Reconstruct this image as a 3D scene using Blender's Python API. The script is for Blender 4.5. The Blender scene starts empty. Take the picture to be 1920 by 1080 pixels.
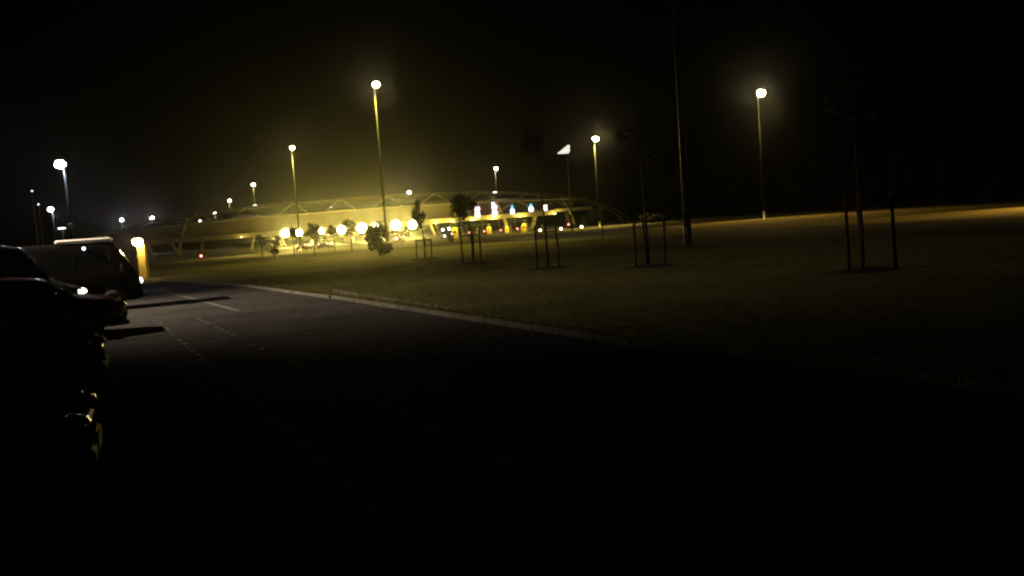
import bpy, math, random
from mathutils import Vector, Matrix

random.seed(7)
S = bpy.context.scene
COL = S.collection
PI = math.pi
R = math.radians

# ------------------------------------------------------------------ camera
F = 1663.0
H_EYE = 1.9
PITCH, ROLL = R(4.2), R(4.3)
fwd = Vector((0, math.cos(PITCH), -math.sin(PITCH)))
u0 = Vector((0, math.sin(PITCH), math.cos(PITCH)))
r0 = Vector((1, 0, 0))
right = r0 * math.cos(ROLL) - u0 * math.sin(ROLL)
upv = u0 * math.cos(ROLL) + r0 * math.sin(ROLL)
EYE = Vector((0, 0, H_EYE))


def ray(px, py):
    return fwd + right * ((px - 960) / F) + upv * ((540 - py) / F)


def P(px, py, Y):
    d = ray(px, py)
    return EYE + d * (Y / d.y)


def G(px, py, z=0.0):
    d = ray(px, py)
    return EYE + d * ((z - H_EYE) / d.z)


cd = bpy.data.cameras.new('camera')
cam = bpy.data.objects.new('camera', cd)
COL.objects.link(cam)
M3 = Matrix((right, upv, -fwd)).transposed()
cam.matrix_world = Matrix.Translation(EYE) @ M3.to_4x4()
cd.sensor_width = 36
cd.lens = 36 * F / 1920
cd.clip_start = 0.05
cd.clip_end = 4000
S.camera = cam

# ------------------------------------------------------------------ materials
MATS = {}


def mat(name, col, rough=0.6, metal=0.0, var=0.25, scale=3.0, bump=0.0, bscale=30.0, coat=0.0, spec=0.5):
    if name in MATS:
        return MATS[name]
    m = bpy.data.materials.new(name)
    m.use_nodes = True
    nt = m.node_tree
    b = nt.nodes['Principled BSDF']
    b.inputs['Roughness'].default_value = rough
    b.inputs['Metallic'].default_value = metal
    b.inputs['Specular IOR Level'].default_value = spec
    if coat:
        b.inputs['Coat Weight'].default_value = coat
        b.inputs['Coat Roughness'].default_value = 0.05
    tc = nt.nodes.new('ShaderNodeTexCoord')
    n = nt.nodes.new('ShaderNodeTexNoise')
    n.inputs['Scale'].default_value = scale
    n.inputs['Detail'].default_value = 6
    nt.links.new(tc.outputs['Object'], n.inputs['Vector'])
    rmp = nt.nodes.new('ShaderNodeValToRGB')
    lo = [max(0, c * (1 - var)) for c in col] + [1]
    hi = [min(1, c * (1 + var)) for c in col] + [1]
    rmp.color_ramp.elements[0].position = 0.3
    rmp.color_ramp.elements[1].position = 0.7
    rmp.color_ramp.elements[0].color = lo
    rmp.color_ramp.elements[1].color = hi
    nt.links.new(n.outputs['Fac'], rmp.inputs['Fac'])
    nt.links.new(rmp.outputs['Color'], b.inputs['Base Color'])
    if bump:
        n2 = nt.nodes.new('ShaderNodeTexNoise')
        n2.inputs['Scale'].default_value = bscale
        n2.inputs['Detail'].default_value = 4
        nt.links.new(tc.outputs['Object'], n2.inputs['Vector'])
        bp = nt.nodes.new('ShaderNodeBump')
        bp.inputs['Strength'].default_value = bump
        bp.inputs['Distance'].default_value = 0.03
        nt.links.new(n2.outputs['Fac'], bp.inputs['Height'])
        nt.links.new(bp.outputs['Normal'], b.inputs['Normal'])
    MATS[name] = m
    return m


def emit(name, col, strength):
    if name in MATS:
        return MATS[name]
    m = bpy.data.materials.new(name)
    m.use_nodes = True
    b = m.node_tree.nodes['Principled BSDF']
    b.inputs['Base Color'].default_value = (0.6, 0.6, 0.6, 1)
    b.inputs['Emission Color'].default_value = (*col, 1)
    b.inputs['Emission Strength'].default_value = strength
    MATS[name] = m
    return m


def patchy(name, stops, scale, rough=0.9, bump=0.4, bscale=60, detail=8, fine=None):
    """Ground material: noise ramp through several colours, mixed with a finer noise."""
    m = bpy.data.materials.new(name)
    m.use_nodes = True
    nt = m.node_tree
    b = nt.nodes['Principled BSDF']
    b.inputs['Roughness'].default_value = rough
    b.inputs['Specular IOR Level'].default_value = 0.06
    tc = nt.nodes.new('ShaderNodeTexCoord')
    n = nt.nodes.new('ShaderNodeTexNoise')
    n.inputs['Scale'].default_value = scale
    n.inputs['Detail'].default_value = detail
    n.inputs['Roughness'].default_value = 0.65
    nt.links.new(tc.outputs['Object'], n.inputs['Vector'])
    rmp = nt.nodes.new('ShaderNodeValToRGB')
    e = rmp.color_ramp.elements
    e[0].position, e[0].color = stops[0][0], (*stops[0][1], 1)
    e[1].position, e[1].color = stops[-1][0], (*stops[-1][1], 1)
    for p, c in stops[1:-1]:
        k = e.new(p)
        k.color = (*c, 1)
    nt.links.new(n.outputs['Fac'], rmp.inputs['Fac'])
    n2 = nt.nodes.new('ShaderNodeTexNoise')
    n2.inputs['Scale'].default_value = fine or scale * 18
    n2.inputs['Detail'].default_value = 5
    nt.links.new(tc.outputs['Object'], n2.inputs['Vector'])
    mr = nt.nodes.new('ShaderNodeMapRange')
    mr.inputs['From Min'].default_value = 0.3
    mr.inputs['From Max'].default_value = 0.7
    mr.inputs['To Min'].default_value = 0.6
    mr.inputs['To Max'].default_value = 1.35
    nt.links.new(n2.outputs['Fac'], mr.inputs['Value'])
    mx = nt.nodes.new('ShaderNodeMix')
    mx.data_type = 'RGBA'
    mx.blend_type = 'MULTIPLY'
    mx.inputs['Factor'].default_value = 1
    nt.links.new(rmp.outputs['Color'], mx.inputs['A'])
    nt.links.new(mr.outputs['Result'], mx.inputs['B'])
    nt.links.new(mx.outputs['Result'], b.inputs['Base Color'])
    n3 = nt.nodes.new('ShaderNodeTexNoise')
    n3.inputs['Scale'].default_value = bscale
    n3.inputs['Detail'].default_value = 4
    nt.links.new(tc.outputs['Object'], n3.inputs['Vector'])
    bp = nt.nodes.new('ShaderNodeBump')
    bp.inputs['Strength'].default_value = bump
    bp.inputs['Distance'].default_value = 0.05
    nt.links.new(n3.outputs['Fac'], bp.inputs['Height'])
    nt.links.new(bp.outputs['Normal'], b.inputs['Normal'])
    MATS[name] = m
    return m


GRASS = patchy('grass_ground', [(0.3, (0.030, 0.034, 0.010)), (0.5, (0.060, 0.058, 0.020)), (0.72, (0.100, 0.085, 0.035))], 0.22)
ASPHALT = patchy('asphalt', [(0.3, (0.038, 0.036, 0.037)), (0.5, (0.055, 0.052, 0.052)), (0.7, (0.075, 0.070, 0.068))], 0.35, rough=0.8, bscale=90)
ASPHALT.node_tree.nodes['Principled BSDF'].inputs['Specular IOR Level'].default_value = 0
ROADM = patchy('road_asphalt', [(0.3, (0.016, 0.013, 0.014)), (0.7, (0.028, 0.023, 0.024))], 0.4, rough=0.8, bscale=90)
PLAZA = patchy('plaza_surface', [(0.3, (0.075, 0.066, 0.05)), (0.5, (0.11, 0.10, 0.075)), (0.72, (0.15, 0.135, 0.10))], 0.12, rough=0.7, bscale=20)
VERGE = patchy('dry_verge', [(0.3, (0.085, 0.07, 0.02)), (0.5, (0.13, 0.105, 0.035)), (0.72, (0.17, 0.135, 0.05))], 0.12)
CONC = patchy('concrete', [(0.3, (0.08, 0.076, 0.065)), (0.7, (0.16, 0.15, 0.125))], 0.7, rough=0.85, bscale=40)
CROWN_SHADE = patchy('crown_shade', [(0.3, (0.012, 0.010, 0.007)), (0.7, (0.03, 0.024, 0.016))], 2.0)  # dark tone for the shade below the saplings
LINE = patchy('worn_paint', [(0.36, (0.055, 0.053, 0.053)), (0.5, (0.14, 0.14, 0.135)), (0.68, (0.30, 0.30, 0.29))], 9.0, rough=0.7)
LINE.node_tree.nodes['Principled BSDF'].inputs['Specular IOR Level'].default_value = 0
GALV = mat('galvanised_steel', (0.36, 0.36, 0.35), 0.5, 0.6, 0.2, 2)
MASTM = mat('mast_steel', (0.014, 0.014, 0.0135), 0.7, 0.0, 0.2, 2, spec=.1)
DARKMETAL = mat('dark_metal', (0.035, 0.033, 0.03), 0.55, 0.3, 0.3, 3)
STEELW = mat('cream_painted_steel', (0.50, 0.45, 0.33), 0.5, 0.0, 0.15, 0.8)
FASCIA = mat('fascia_sheet', (0.30, 0.25, 0.18), 0.55, 0.0, 0.25, 0.25)
ROOFM = mat('roof_sheet', (0.16, 0.14, 0.12), 0.6, 0.1, 0.25, 0.3)
SOFFIT = mat('soffit_sheet', (0.42, 0.36, 0.22), 0.6, 0.0, 0.2, 0.5)
YELLOWM = mat('yellow_panel', (0.75, 0.58, 0.10), 0.5, 0.0, 0.1, 2)
WHITEM = mat('white_paint', (0.75, 0.74, 0.70), 0.5, 0.0, 0.1, 2)
BOOTHM = mat('booth_wall', (0.55, 0.48, 0.30), 0.5, 0.0, 0.15, 1)
GLASS = mat('dark_glass', (0.012, 0.013, 0.015), 0.06, 0.0, 0.1, 1, spec=0.8)
WOODM = mat('stake_wood', (0.028, 0.014, 0.008), 0.9, 0.0, 0.35, 12, spec=.05)
BARK = mat('bark', (0.025, 0.018, 0.012), 0.95, 0.0, 0.4, 14, 0.6, 40, spec=.05)
RUBBER = mat('rubber', (0.015, 0.015, 0.015), 0.85, 0.0, 0.2, 8)
CHROME = mat('chrome', (0.7, 0.7, 0.7), 0.12, 1.0, 0.05, 2)
TRIM = mat('black_trim', (0.010, 0.010, 0.010), 0.75, 0.0, 0.2, 5, spec=.1)
HEADGL = mat('headlamp_glass', (0.03, 0.03, 0.032), 0.05, 0.0, 0.1, 8, coat=.6)
TAILGL = mat('tail_glass', (0.20, 0.012, 0.008), 0.15, 0.0, 0.1, 8, coat=1.0)
LEAF_D = mat('dark_leaves', (0.018, 0.022, 0.010), 0.9, 0.0, 0.5, 3, spec=.1)
LEAF_O = mat('olive_leaves', (0.060, 0.062, 0.022), 0.7, 0.0, 0.45, 2)
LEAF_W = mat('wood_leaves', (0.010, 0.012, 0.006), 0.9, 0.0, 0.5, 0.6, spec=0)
RENDERW = mat('yellowish_render', (0.50, 0.42, 0.10), 0.85, 0.0, 0.15, 2, 0.2, 30)

WARM = (1.0, 0.66, 0.26)
SODIUM = (1.0, 0.74, 0.11)
COOL = (0.72, 0.78, 1.0)
ORANGE = (1.0, 0.55, 0.20)

# ------------------------------------------------------------------ mesh builder


class MB:
    def __init__(self):
        self.v, self.f, self.s = [], [], []

    def add(self, vs, fs, smooth=False, M=None):
        o = len(self.v)
        for p in vs:
            p = Vector(p)
            if M is not None:
                p = M @ p
            self.v.append(p)
        for f in fs:
            self.f.append([i + o for i in f])
            self.s.append(smooth)
        return self

    def box(self, c, s, rz=0.0, bev=0.0, M=None):
        x, y, z = s[0] / 2, s[1] / 2, s[2] / 2
        T = Matrix.Translation(Vector(c)) @ Matrix.Rotation(rz, 4, 'Z')
        if M is not None:
            T = M @ T
        if bev <= 0:
            vs = [(-x, -y, -z), (x, -y, -z), (x, y, -z), (-x, y, -z), (-x, -y, z), (x, -y, z), (x, y, z), (-x, y, z)]
            fs = [(0, 3, 2, 1), (4, 5, 6, 7), (0, 1, 5, 4), (1, 2, 6, 5), (2, 3, 7, 6), (3, 0, 4, 7)]
            return self.add(vs, fs, False, T)
        b = min(bev, x * .9, y * .9, z * .9)

        def ring(ix, iy, zz):
            return [(-ix, -iy + b, zz), (-ix + b, -iy, zz), (ix - b, -iy, zz), (ix, -iy + b, zz),
                    (ix, iy - b, zz), (ix - b, iy, zz), (-ix + b, iy, zz), (-ix, iy - b, zz)]
        rings = [ring(x - b, y - b, -z), ring(x, y, -z + b), ring(x, y, z - b), ring(x - b, y - b, z)]
        vs = sum(rings, [])
        fs = [tuple(range(7, -1, -1)), tuple(range(24, 32))]
        for k in range(3):
            for i in range(8):
                j = (i + 1) % 8
                fs.append((k * 8 + i, k * 8 + j, k * 8 + 8 + j, k * 8 + 8 + i))
        return self.add(vs, fs, False, T)

    def tube(self, pts, rad, n=10, cap=True):
        pts = [Vector(p) for p in pts]
        if not isinstance(rad, (list, tuple)):
            rad = [rad] * len(pts)
        vs, fs = [], []
        for i, p in enumerate(pts):
            t = (pts[min(i + 1, len(pts) - 1)] - pts[max(i - 1, 0)]).normalized()
            a = Vector((0, 0, 1)) if abs(t.z) < 0.95 else Vector((1, 0, 0))
            e1 = t.cross(a).normalized()
            e2 = e1.cross(t).normalized()
            for k in range(n):
                an = 2 * PI * k / n
                vs.append(p + (e1 * math.cos(an) + e2 * math.sin(an)) * rad[i])
        for i in range(len(pts) - 1):
            for k in range(n):
                j = (k + 1) % n
                fs.append((i * n + k, i * n + j, (i + 1) * n + j, (i + 1) * n + k))
        self.add(vs, fs, True)
        if cap:
            o = len(self.v) - len(vs)
            self.f.append([o + k for k in range(n - 1, -1, -1)])
            self.s.append(False)
            o2 = o + (len(pts) - 1) * n
            self.f.append([o2 + k for k in range(n)])
            self.s.append(False)
        return self

    def lathe(self, prof, n=20, M=None):
        """prof: list of (radius, z)"""
        vs, fs = [], []
        for r_, z in prof:
            for k in range(n):
                a = 2 * PI * k / n
                vs.append((r_ * math.cos(a), r_ * math.sin(a), z))
        for i in range(len(prof) - 1):
            for k in range(n):
                j = (k + 1) % n
                fs.append((i * n + k, i * n + j, (i + 1) * n + j, (i + 1) * n + k))
        return self.add(vs, fs, True, M)

    def prism(self, poly, h, M=None):
        """poly in XY extruded along z by h"""
        n = len(poly)
        vs = [(x, y, 0) for x, y in poly] + [(x, y, h) for x, y in poly]
        fs = [tuple(range(n - 1, -1, -1)), tuple(range(n, 2 * n))]
        for i in range(n):
            j = (i + 1) % n
            fs.append((i, j, n + j, n + i))
        return self.add(vs, fs, False, M)

    def build(self, name, m, parent=None, loc=None):
        me = bpy.data.meshes.new(name)
        me.from_pydata([tuple(p) for p in self.v], [], self.f)
        me.polygons.foreach_set('use_smooth', self.s)
        me.materials.append(m)
        me.update()
        o = bpy.data.objects.new(name, me)
        COL.objects.link(o)
        if parent is not None:
            o.parent = parent
        if loc is not None:
            o.location = loc
        return o


def tag(o, label=None, cat=None, group=None, kind=None):
    if label:
        o['label'] = label
    if cat:
        o['category'] = cat
    if group:
        o['group'] = group
    if kind:
        o['kind'] = kind
    return o


def thing(name, label, cat, loc=(0, 0, 0), rz=0.0, group=None):
    o = bpy.data.objects.new(name, None)
    o.empty_display_size = 0.2
    COL.objects.link(o)
    o.location = loc
    o.rotation_euler = (0, 0, rz)
    return tag(o, label, cat, group)


KIDS = {}


def kids(o):
    return [c for c in bpy.data.objects if c.parent == o]


def dup(root, loc, rz=None, label=None, scale=None):
    def cp(o, parent):
        c = o.copy()
        COL.objects.link(c)
        if parent is not None:
            c.parent = parent
        for ch in kids(o):
            cp(ch, c)
        return c
    n = cp(root, None)
    n.location = loc
    if rz is not None:
        n.rotation_euler = (0, 0, rz)
    if scale is not None:
        n.scale = (scale, scale, scale)
    if label:
        n['label'] = label
    return n


def light(kind, name, loc, energy, col, parent=None, radius=0.2, aim=None, size=150, blend=0.6):
    ld = bpy.data.lights.new(name, kind)
    ld.energy = energy
    ld.color = col
    ld.shadow_soft_size = radius
    o = bpy.data.objects.new(name, ld)
    COL.objects.link(o)
    o.location = loc
    if parent is not None:
        o.parent = parent
    if kind == 'SPOT':
        ld.spot_size = R(size)
        ld.spot_blend = blend
        d = Vector(aim if aim else (0, 0, -1)).normalized()
        o.rotation_euler = d.to_track_quat('-Z', 'Y').to_euler()
    return o


# ------------------------------------------------------------------ ground
def sheet(name, poly, z, m):
    mb = MB()
    mb.add([(x, y, z) for x, y in poly], [tuple(range(len(poly)))])
    o = mb.build(name, m)
    return tag(o, kind='structure')


def xy(v):
    return (v.x, v.y)


gm = MB()
gm.add([(-1500, -300, 0), (1500, -300, 0), (1500, 3000, 0), (-1500, 3000, 0)], [(0, 1, 2, 3)])
tag(gm.build('ground', GRASS), kind='structure')

d_row = Vector((-0.388, 0.922, 0)).normalized()      # direction in which the parked row and the kerb recede
n_row = Vector((d_row.y, -d_row.x, 0))               # towards the open aisle
k_a, k_b = G(620, 560), G(1400, 685)
kdir = (k_a - k_b).normalized()
k_far = G(470, 539)
k_near = k_b - kdir * 40
lot = [xy(k_near), xy(k_b), xy(k_a), xy(k_far), xy(G(400, 534)), xy(G(300, 530)), (-21.5, 52), (-30, 70), (-120, 70), (-120, k_near.y)]
sheet('car_park', lot, 0.003, ASPHALT)
# kerb: a real step along the grass edge
kb = MB()
side = Vector((kdir.y, -kdir.x, 0))
L = (k_a - k_near).length
nseg = int(L / 1.0)
for i in range(nseg):
    c = k_near + kdir * (i + 0.5) * L / nseg + side * 0.06
    kb.box((c.x, c.y, 0.05), (L / nseg - 0.012, 0.12, 0.10 + random.uniform(-.006, .006)), math.atan2(kdir.y, kdir.x), 0.012)
prev = None
for q in (k_a, G(540, 549), k_far, G(430, 536), G(380, 533), G(330, 531), G(300, 530)):
    if prev is not None:
        dd = q - prev
        c = (q + prev) / 2
        kb.box((c.x, c.y, 0.05), (dd.length, 0.12, 0.10), math.atan2(dd.y, dd.x), 0.012)
    prev = q
tag(kb.build('kerb', CONC), kind='structure')
# pale path just behind the kerb
pa, pb = G(618, 551), G(875, 592)
pc, pd = G(850, 577), G(625, 542.5)
sheet('footpath', [xy(pa), xy(pb), xy(pc), xy(pd)], 0.008, CONC)
# painted markings on the car park
lm = MB()


def dash_line(a, b, n, ln, w, zz=0.0045):
    a, b = Vector(a), Vector(b)
    d = (b - a).normalized()
    s = Vector((-d.y, d.x, 0)) * w / 2
    for i in range(n):
        if random.random() < 0.08:
            continue
        c = a.lerp(b, (i + 0.5) / n)
        l2 = d * ln / 2 * random.uniform(.8, 1.1)
        lm.add([(*xy(c - l2 - s), zz), (*xy(c + l2 - s), zz), (*xy(c + l2 + s), zz), (*xy(c - l2 + s), zz)], [(0, 1, 2, 3)])


dash_line(G(298, 604), G(735, 975), 26, 0.24, 0.10)
dash_line(G(370, 597), G(985, 885), 25, 0.24, 0.10)
dash_line(G(300, 544), G(452, 584), 1, (G(300, 544) - G(452, 584)).length, 0.14)
tag(lm.build('parking_marking', LINE), kind='structure')

# plaza forecourt, access road, dry verge
near_edge = [G(330, 491), G(480, 481), G(640, 470), G(760, 463), G(900, 459), G(1040, 453), G(1150, 446)]
sheet('plaza_pavement', [xy(p) for p in near_edge] + [(48, 140), (46, 190), (75, 300), (75, 420), (-160, 420), (-160, 150)], 0.004, PLAZA)
sheet('access_road', [xy(G(1250, 468)), xy(G(1400, 457)), xy(G(1700, 444)), xy(G(1960, 437)), xy(G(1960, 404)), xy(G(1500, 426)), xy(G(1290, 437)), xy(G(1190, 447))], 0.004, ROADM)
sheet('roadside_verge', [xy(G(1150, 444)), xy(G(1290, 436)), xy(G(1500, 424.5)), xy(G(1960, 402.5)), xy(G(1960, 378)), xy(G(1700, 390)), xy(G(1500, 399)), xy(G(1300, 411))], 0.008, VERGE)
# pale concrete edge strip between road and verge
vk = MB()
qs = [G(1000, 456.5), G(1150, 446), G(1290, 437.2), G(1400, 431), G(1500, 425.6), G(1700, 415), G(1960, 403)]
for p_, q_ in zip(qs[:-1], qs[1:]):
    e_ = (q_ - p_).normalized()
    w_ = Vector((-e_.y, e_.x, 0)) * .55
    vk.add([(*xy(p_), .013), (*xy(q_), .013), (*xy(q_ + w_), .013), (*xy(p_ + w_), .013)], [(0, 1, 2, 3)])
tag(vk.build('road_edge_strip', patchy('pale_concrete', [(0.3, (0.20, 0.18, 0.13)), (0.7, (0.34, 0.31, 0.24))], 0.7, rough=0.85, bscale=40)), kind='structure')

# grass: short tufts along the kerb and over the near lawn
gr = MB()
rg = random.Random(3)


def tuft(c, h, n=5):
    for _ in range(n):
        a = rg.uniform(0, 2 * PI)
        w = rg.uniform(.008, .02)
        lean = Vector((math.cos(a), math.sin(a), 0)) * h * rg.uniform(.2, .8)
        s = Vector((-math.sin(a), math.cos(a), 0)) * w
        b = Vector((c[0] + rg.uniform(-.05, .05), c[1] + rg.uniform(-.05, .05), 0.0))
        gr.add([b - s, b + s, b + lean + Vector((0, 0, h * rg.uniform(.6, 1)))], [(0, 1, 2)])


for i in range(1500):
    t = rg.uniform(0, 34)
    c = k_b - kdir * 3 + kdir * t + side * (0.16 + abs(rg.gauss(0, .15)))
    tuft((c.x, c.y), rg.uniform(.06, .2), 6)
for i in range(11000):
    t = rg.uniform(-4, 40)
    c = k_b + kdir * t + side * (0.3 + rg.random() ** 1.4 * 26)
    tuft((c.x, c.y), rg.uniform(.025, .07), 5)
GB = mat('grass_blade', (.10, .09, .035), .8, 0, .35, 2, spec=.1)
_nt = GB.node_tree
_tr = _nt.nodes.new('ShaderNodeBsdfTranslucent')
_tr.inputs['Color'].default_value = (.11, .10, .035, 1)
_mx = _nt.nodes.new('ShaderNodeMixShader')
_mx.inputs['Fac'].default_value = .55
_out = [q for q in _nt.nodes if q.type == 'OUTPUT_MATERIAL'][0]
_nt.links.new(_nt.nodes['Principled BSDF'].outputs[0], _mx.inputs[1])
_nt.links.new(_tr.outputs[0], _mx.inputs[2])
_nt.links.new(_mx.outputs[0], _out.inputs['Surface'])
tag(gr.build('grass', GB), kind='stuff', label='short rough grass growing beyond the kerb', cat='grass')

# ------------------------------------------------------------------ lamp masts
LENS_WARM = emit('lens_warm', (1.0, 0.77, 0.34), 190)
LENS_YEL = emit('lens_yellow', (1.0, 0.80, 0.42), 60)
LENS_COOL = emit('lens_cool', (0.86, 0.88, 1.0), 120)
LENS_FAR = emit('lens_far', (1.0, 0.85, 0.55), 35)


def mast(px, py, Y, label, lens, col, energy, bowl=0.32, arm=.8, group='tall lamp masts around the toll plaza', pole_r=0.09, cone=150, side_s=-1, name='lamp_mast', cat='lamp mast', aim=None):
    h = P(px, py, Y)
    ax, ay = arm * .35, -arm * .75            # the head hangs out from the pole
    base = Vector((h.x - ax, h.y - ay, 0))
    t = thing(name, label, cat, base, 0, group)
    z = h.z
    MB().lathe([(pole_r * 2.6, 0), (pole_r * 2.6, .03), (pole_r * 1.7, .05), (pole_r * 1.6, .9), (pole_r * 1.45, .95)], 12).build('base_sleeve', GALV, t)
    MB().tube([(0, 0, .02), (0, 0, z * .5), (0, 0, z + .25)], [pole_r * 1.4, pole_r, pole_r * .6], 12).build('pole', MASTM, t)
    MB().tube([(0, 0, z + .2), (ax * .4, ay * .4, z + bowl + .1), (ax, ay, z + bowl * .85)], pole_r * .5, 8).build('arm', GALV, t)
    hd = MB()
    hd.lathe([(0.02, bowl * .95), (bowl * .3, bowl * .9), (bowl * .62, bowl * .66), (bowl * .68, bowl * .55), (bowl * .6, bowl * .5)], 20, Matrix.Translation((ax, ay, z)))
    ho = hd.build('lamp_head', GALV, t)
    lb = MB()
    lb.lathe([(bowl * .55, bowl * .62), (bowl * .86, bowl * .42), (bowl, 0), (bowl * .92, -bowl * .4), (bowl * .6, -bowl * .8), (0.01, -bowl)], 18, Matrix.Translation((ax, ay, z)))
    lb.build('lens', lens, ho)
    light('SPOT', 'lamp_light', (ax, ay, z - bowl - .06), energy, col, t, 0.12, aim, cone, 0.7)
    return t


mast(705, 158, 83, 'tallest looking yellow lamp mast rising above the glare of the floodlights', LENS_WARM, SODIUM, 20000, cone=122, aim=(.05, -.2, -1))
mast(548, 277, 137, 'yellow lamp mast second tallest left of the floodlit canopy', LENS_WARM, SODIUM, 42000, cone=118, aim=(.2, -.25, -1))
mast(475, 346, 252, 'lamp mast just behind the left part of the long canopy roof', LENS_FAR, WARM, 9000, .5)
mast(430, 376, 300, 'far lamp mast left of the one behind the canopy roof', LENS_FAR, WARM, 7000, .5)
mast(403, 400, 391, 'very far short looking lamp mast, third from the left of its row', LENS_FAR, WARM, 6000, .5)
mast(375, 414, 478, 'farthest tiny lamp mast above the red lamp on the left', LENS_FAR, WARM, 5000, .45)
mast(930, 316, 252, 'lamp mast standing behind the canopy above the lit lane signs', LENS_FAR, WARM, 9000, .5)
mast(767, 360, 330, 'far lamp just peeping over the canopy roof ridge', LENS_COOL, COOL, 5000, .5)
mast(1117, 260, 160, 'lamp mast to the right of the canopy, left of the brightest one', LENS_WARM, SODIUM, 26000, .48, cone=122, aim=(-.25, -.2, -1))
mast(1427, 174, 113, 'brightest lamp mast on the right over the yellow verge', LENS_WARM, (1, .62, .14), 17000, .5, cone=100, aim=(-.05, -.62, -1))
mast(228, 412, 384, 'left of two small bluish far lamp masts beyond the parked vehicles', LENS_COOL, COOL, 4000, .6)
mast(285, 408, 384, 'right of two small bluish far lamp masts, above the yellow pillar', LENS_COOL, COOL, 4000, .6)

# off to the right, the next mast of the row along the access road
t = mast(2240, 175, 66, 'lamp mast further along the access road at far right', LENS_WARM, (1, .6, .14), 52000, cone=118, aim=(-.5, -.1, -1))

# cool lamps over the parked vehicles
LAMP_G = 'white lamps over the parked vehicles'


def park_lamp(base, z, label, energy, head_dx=-0.16, blink=LENS_COOL, aim=None, cone=165, lcol=COOL, blend=.5):
    t = thing('street_lamp', label, 'street lamp', base, 0, LAMP_G)
    MB().lathe([(.16, 0), (.16, .02), (.09, .04), (.085, .6)], 12).build('base_sleeve', GALV, t)
    MB().tube([(0, 0, .02), (0, 0, z * .6), (0, 0, z + .12)], [.08, .065, .05], 12).build('pole', MASTM, t)
    MB().tube([(0, 0, z + .1), (head_dx, 0, z + .18)], .03, 8).build('arm', GALV, t)
    hm = MB()
    hm.box((head_dx, 0, z + .19), (.34, .22, .10), 0, .04)
    h = hm.build('lamp_head', GALV, t)
    lm_ = MB()
    lm_.lathe([(.10, .15), (.20, .09), (.23, 0), (.18, -.09), (.10, -.13), (.01, -.145)], 16, Matrix.Translation((head_dx, 0, z)) @ Matrix.Diagonal((1, .7, 1, 1)))
    lm_.build('lens', blink, h)
    light('SPOT', 'lamp_light', (head_dx, 0, z - .17), energy, lcol, t, 0.08, aim, cone, blend)
    return t


hp = P(113, 309, 38)
tl = park_lamp((hp.x + .16, 38, 0), hp.z, 'brightest bluish white street lamp at far left over the vehicles', 320)
# small box and strip lamp lower on the same pole
bx_ = MB()
bz = P(137, 424, 38).z
bx_.box((0.05, -.12, bz), (.24, .16, .24), 0, .02)
bx_.build('junction_box', mat('box_grey', (.25, .2, .17), .6), tl)
hp2 = P(95, 393, 76)
park_lamp((hp2.x + .16, 76, 0), hp2.z, 'smaller bluish white street lamp below the brightest one at far left', 300)
park_lamp((-22.5, 25.5, 0), 9.0, 'white street lamp behind the parked vehicles, beyond the left edge', 31000, .5, LENS_COOL, (9.6, 1.6, -8.8), 86, (1, .80, .56), 1.0)

# strip luminaire on its own slim post
sp = P(115, 428, 45)
t = thing('strip_lamp', 'white double strip lamp on a dark post under the far left lamps', 'lamp', (sp.x, 45, 0))
MB().tube([(0, .1, 0), (0, .1, sp.z)], .04, 8).build('post', DARKMETAL, t)
s1 = MB().box((0, 0, sp.z + .06), (.50, .16, .05), 0, .015).build('housing', GALV, t)
MB().box((0.02, 0, sp.z - .005), (.34, .12, .06), 0, .015).build('lens', emit('strip_white', (.9, .9, 1), 4), t)
# two far tiny lights
for (qx, qy, lab) in ((60, 358, 'upper of two tiny distant white lights at far left'), (72, 383, 'lower of two tiny distant white lights at far left')):
    q = P(qx, qy, 160)
    t = thing('distant_lamp', lab, 'lamp', (q.x, q.y, 0), 0, 'tiny distant lights at far left')
    MB().tube([(0, 0, 0), (0, 0, q.z)], [.09, .05], 8).build('pole', DARKMETAL, t)
    MB().lathe([(.02, .1), (.13, .06), (.15, 0), (.10, -.1), (.01, -.12)], 10, Matrix.Translation((0, 0, q.z))).build('lens', emit('tiny_white', (.9, .9, 1), 3), t)

# wedge shaped floodlight head on a dark pole
wq = P(1055, 281, 120)
t = thing('wedge_floodlight', 'pale wedge shaped lamp head on dark pole left of a lamp mast', 'lamp', (wq.x + .3, 120, 0))
MB().tube([(0.25, .15, 0), (0.25, .15, wq.z * .6), (0.25, .15, wq.z)], [.10, .07, .045], 10).build('pole', DARKMETAL, t)
wm = MB()
wm.prism([(-1.05, -.42), (-.95, -.5), (.42, -.52), (.62, -.3), (.68, .5), (.50, .62), (.28, .5)], .16, Matrix.Translation((0, -.02, wq.z)) @ Matrix.Rotation(PI / 2, 4, 'X'))
wm.build('lamp_head', emit('wedge_lit', (1.0, .93, .78), 1.0), t)

# tall dark mast rising out of the picture
tb = G(1291, 461)
t = thing('dark_mast', 'tall dark unlit mast standing on grass, rising out of the frame', 'mast', (tb.x, tb.y, 0))
MB().lathe([(.34, 0), (.34, .04), (.24, .06), (.22, 1.0)], 14).build('base_sleeve', DARKMETAL, t)
MB().tube([(0, 0, .02), (0, 0, 7), (0, 0, 17)], [.20, .14, .08], 14).build('pole', DARKMETAL, t)
hm = MB()
hm.box((-.6, 0, 17.0), (1.0, .34, .16), 0, .05)
hm.build('lamp_head', DARKMETAL, t)

# thin dark post with small plate
tb = G(1131, 448)
t = thing('sign_post', 'thin dark post with small plate in front of the canopy end', 'sign post', (tb.x, tb.y, 0))
MB().tube([(0, 0, 0), (-.02, 0, 2.75)], .045, 8).build('post', DARKMETAL, t)
MB().box((.1, -.06, 2.55), (.34, .03, .3), 0, .01).build('plate', GALV, t)

# ------------------------------------------------------------------ toll canopy
YC = 225.0
CX = P(640, 400, YC).x
mpp = YC / F


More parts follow.
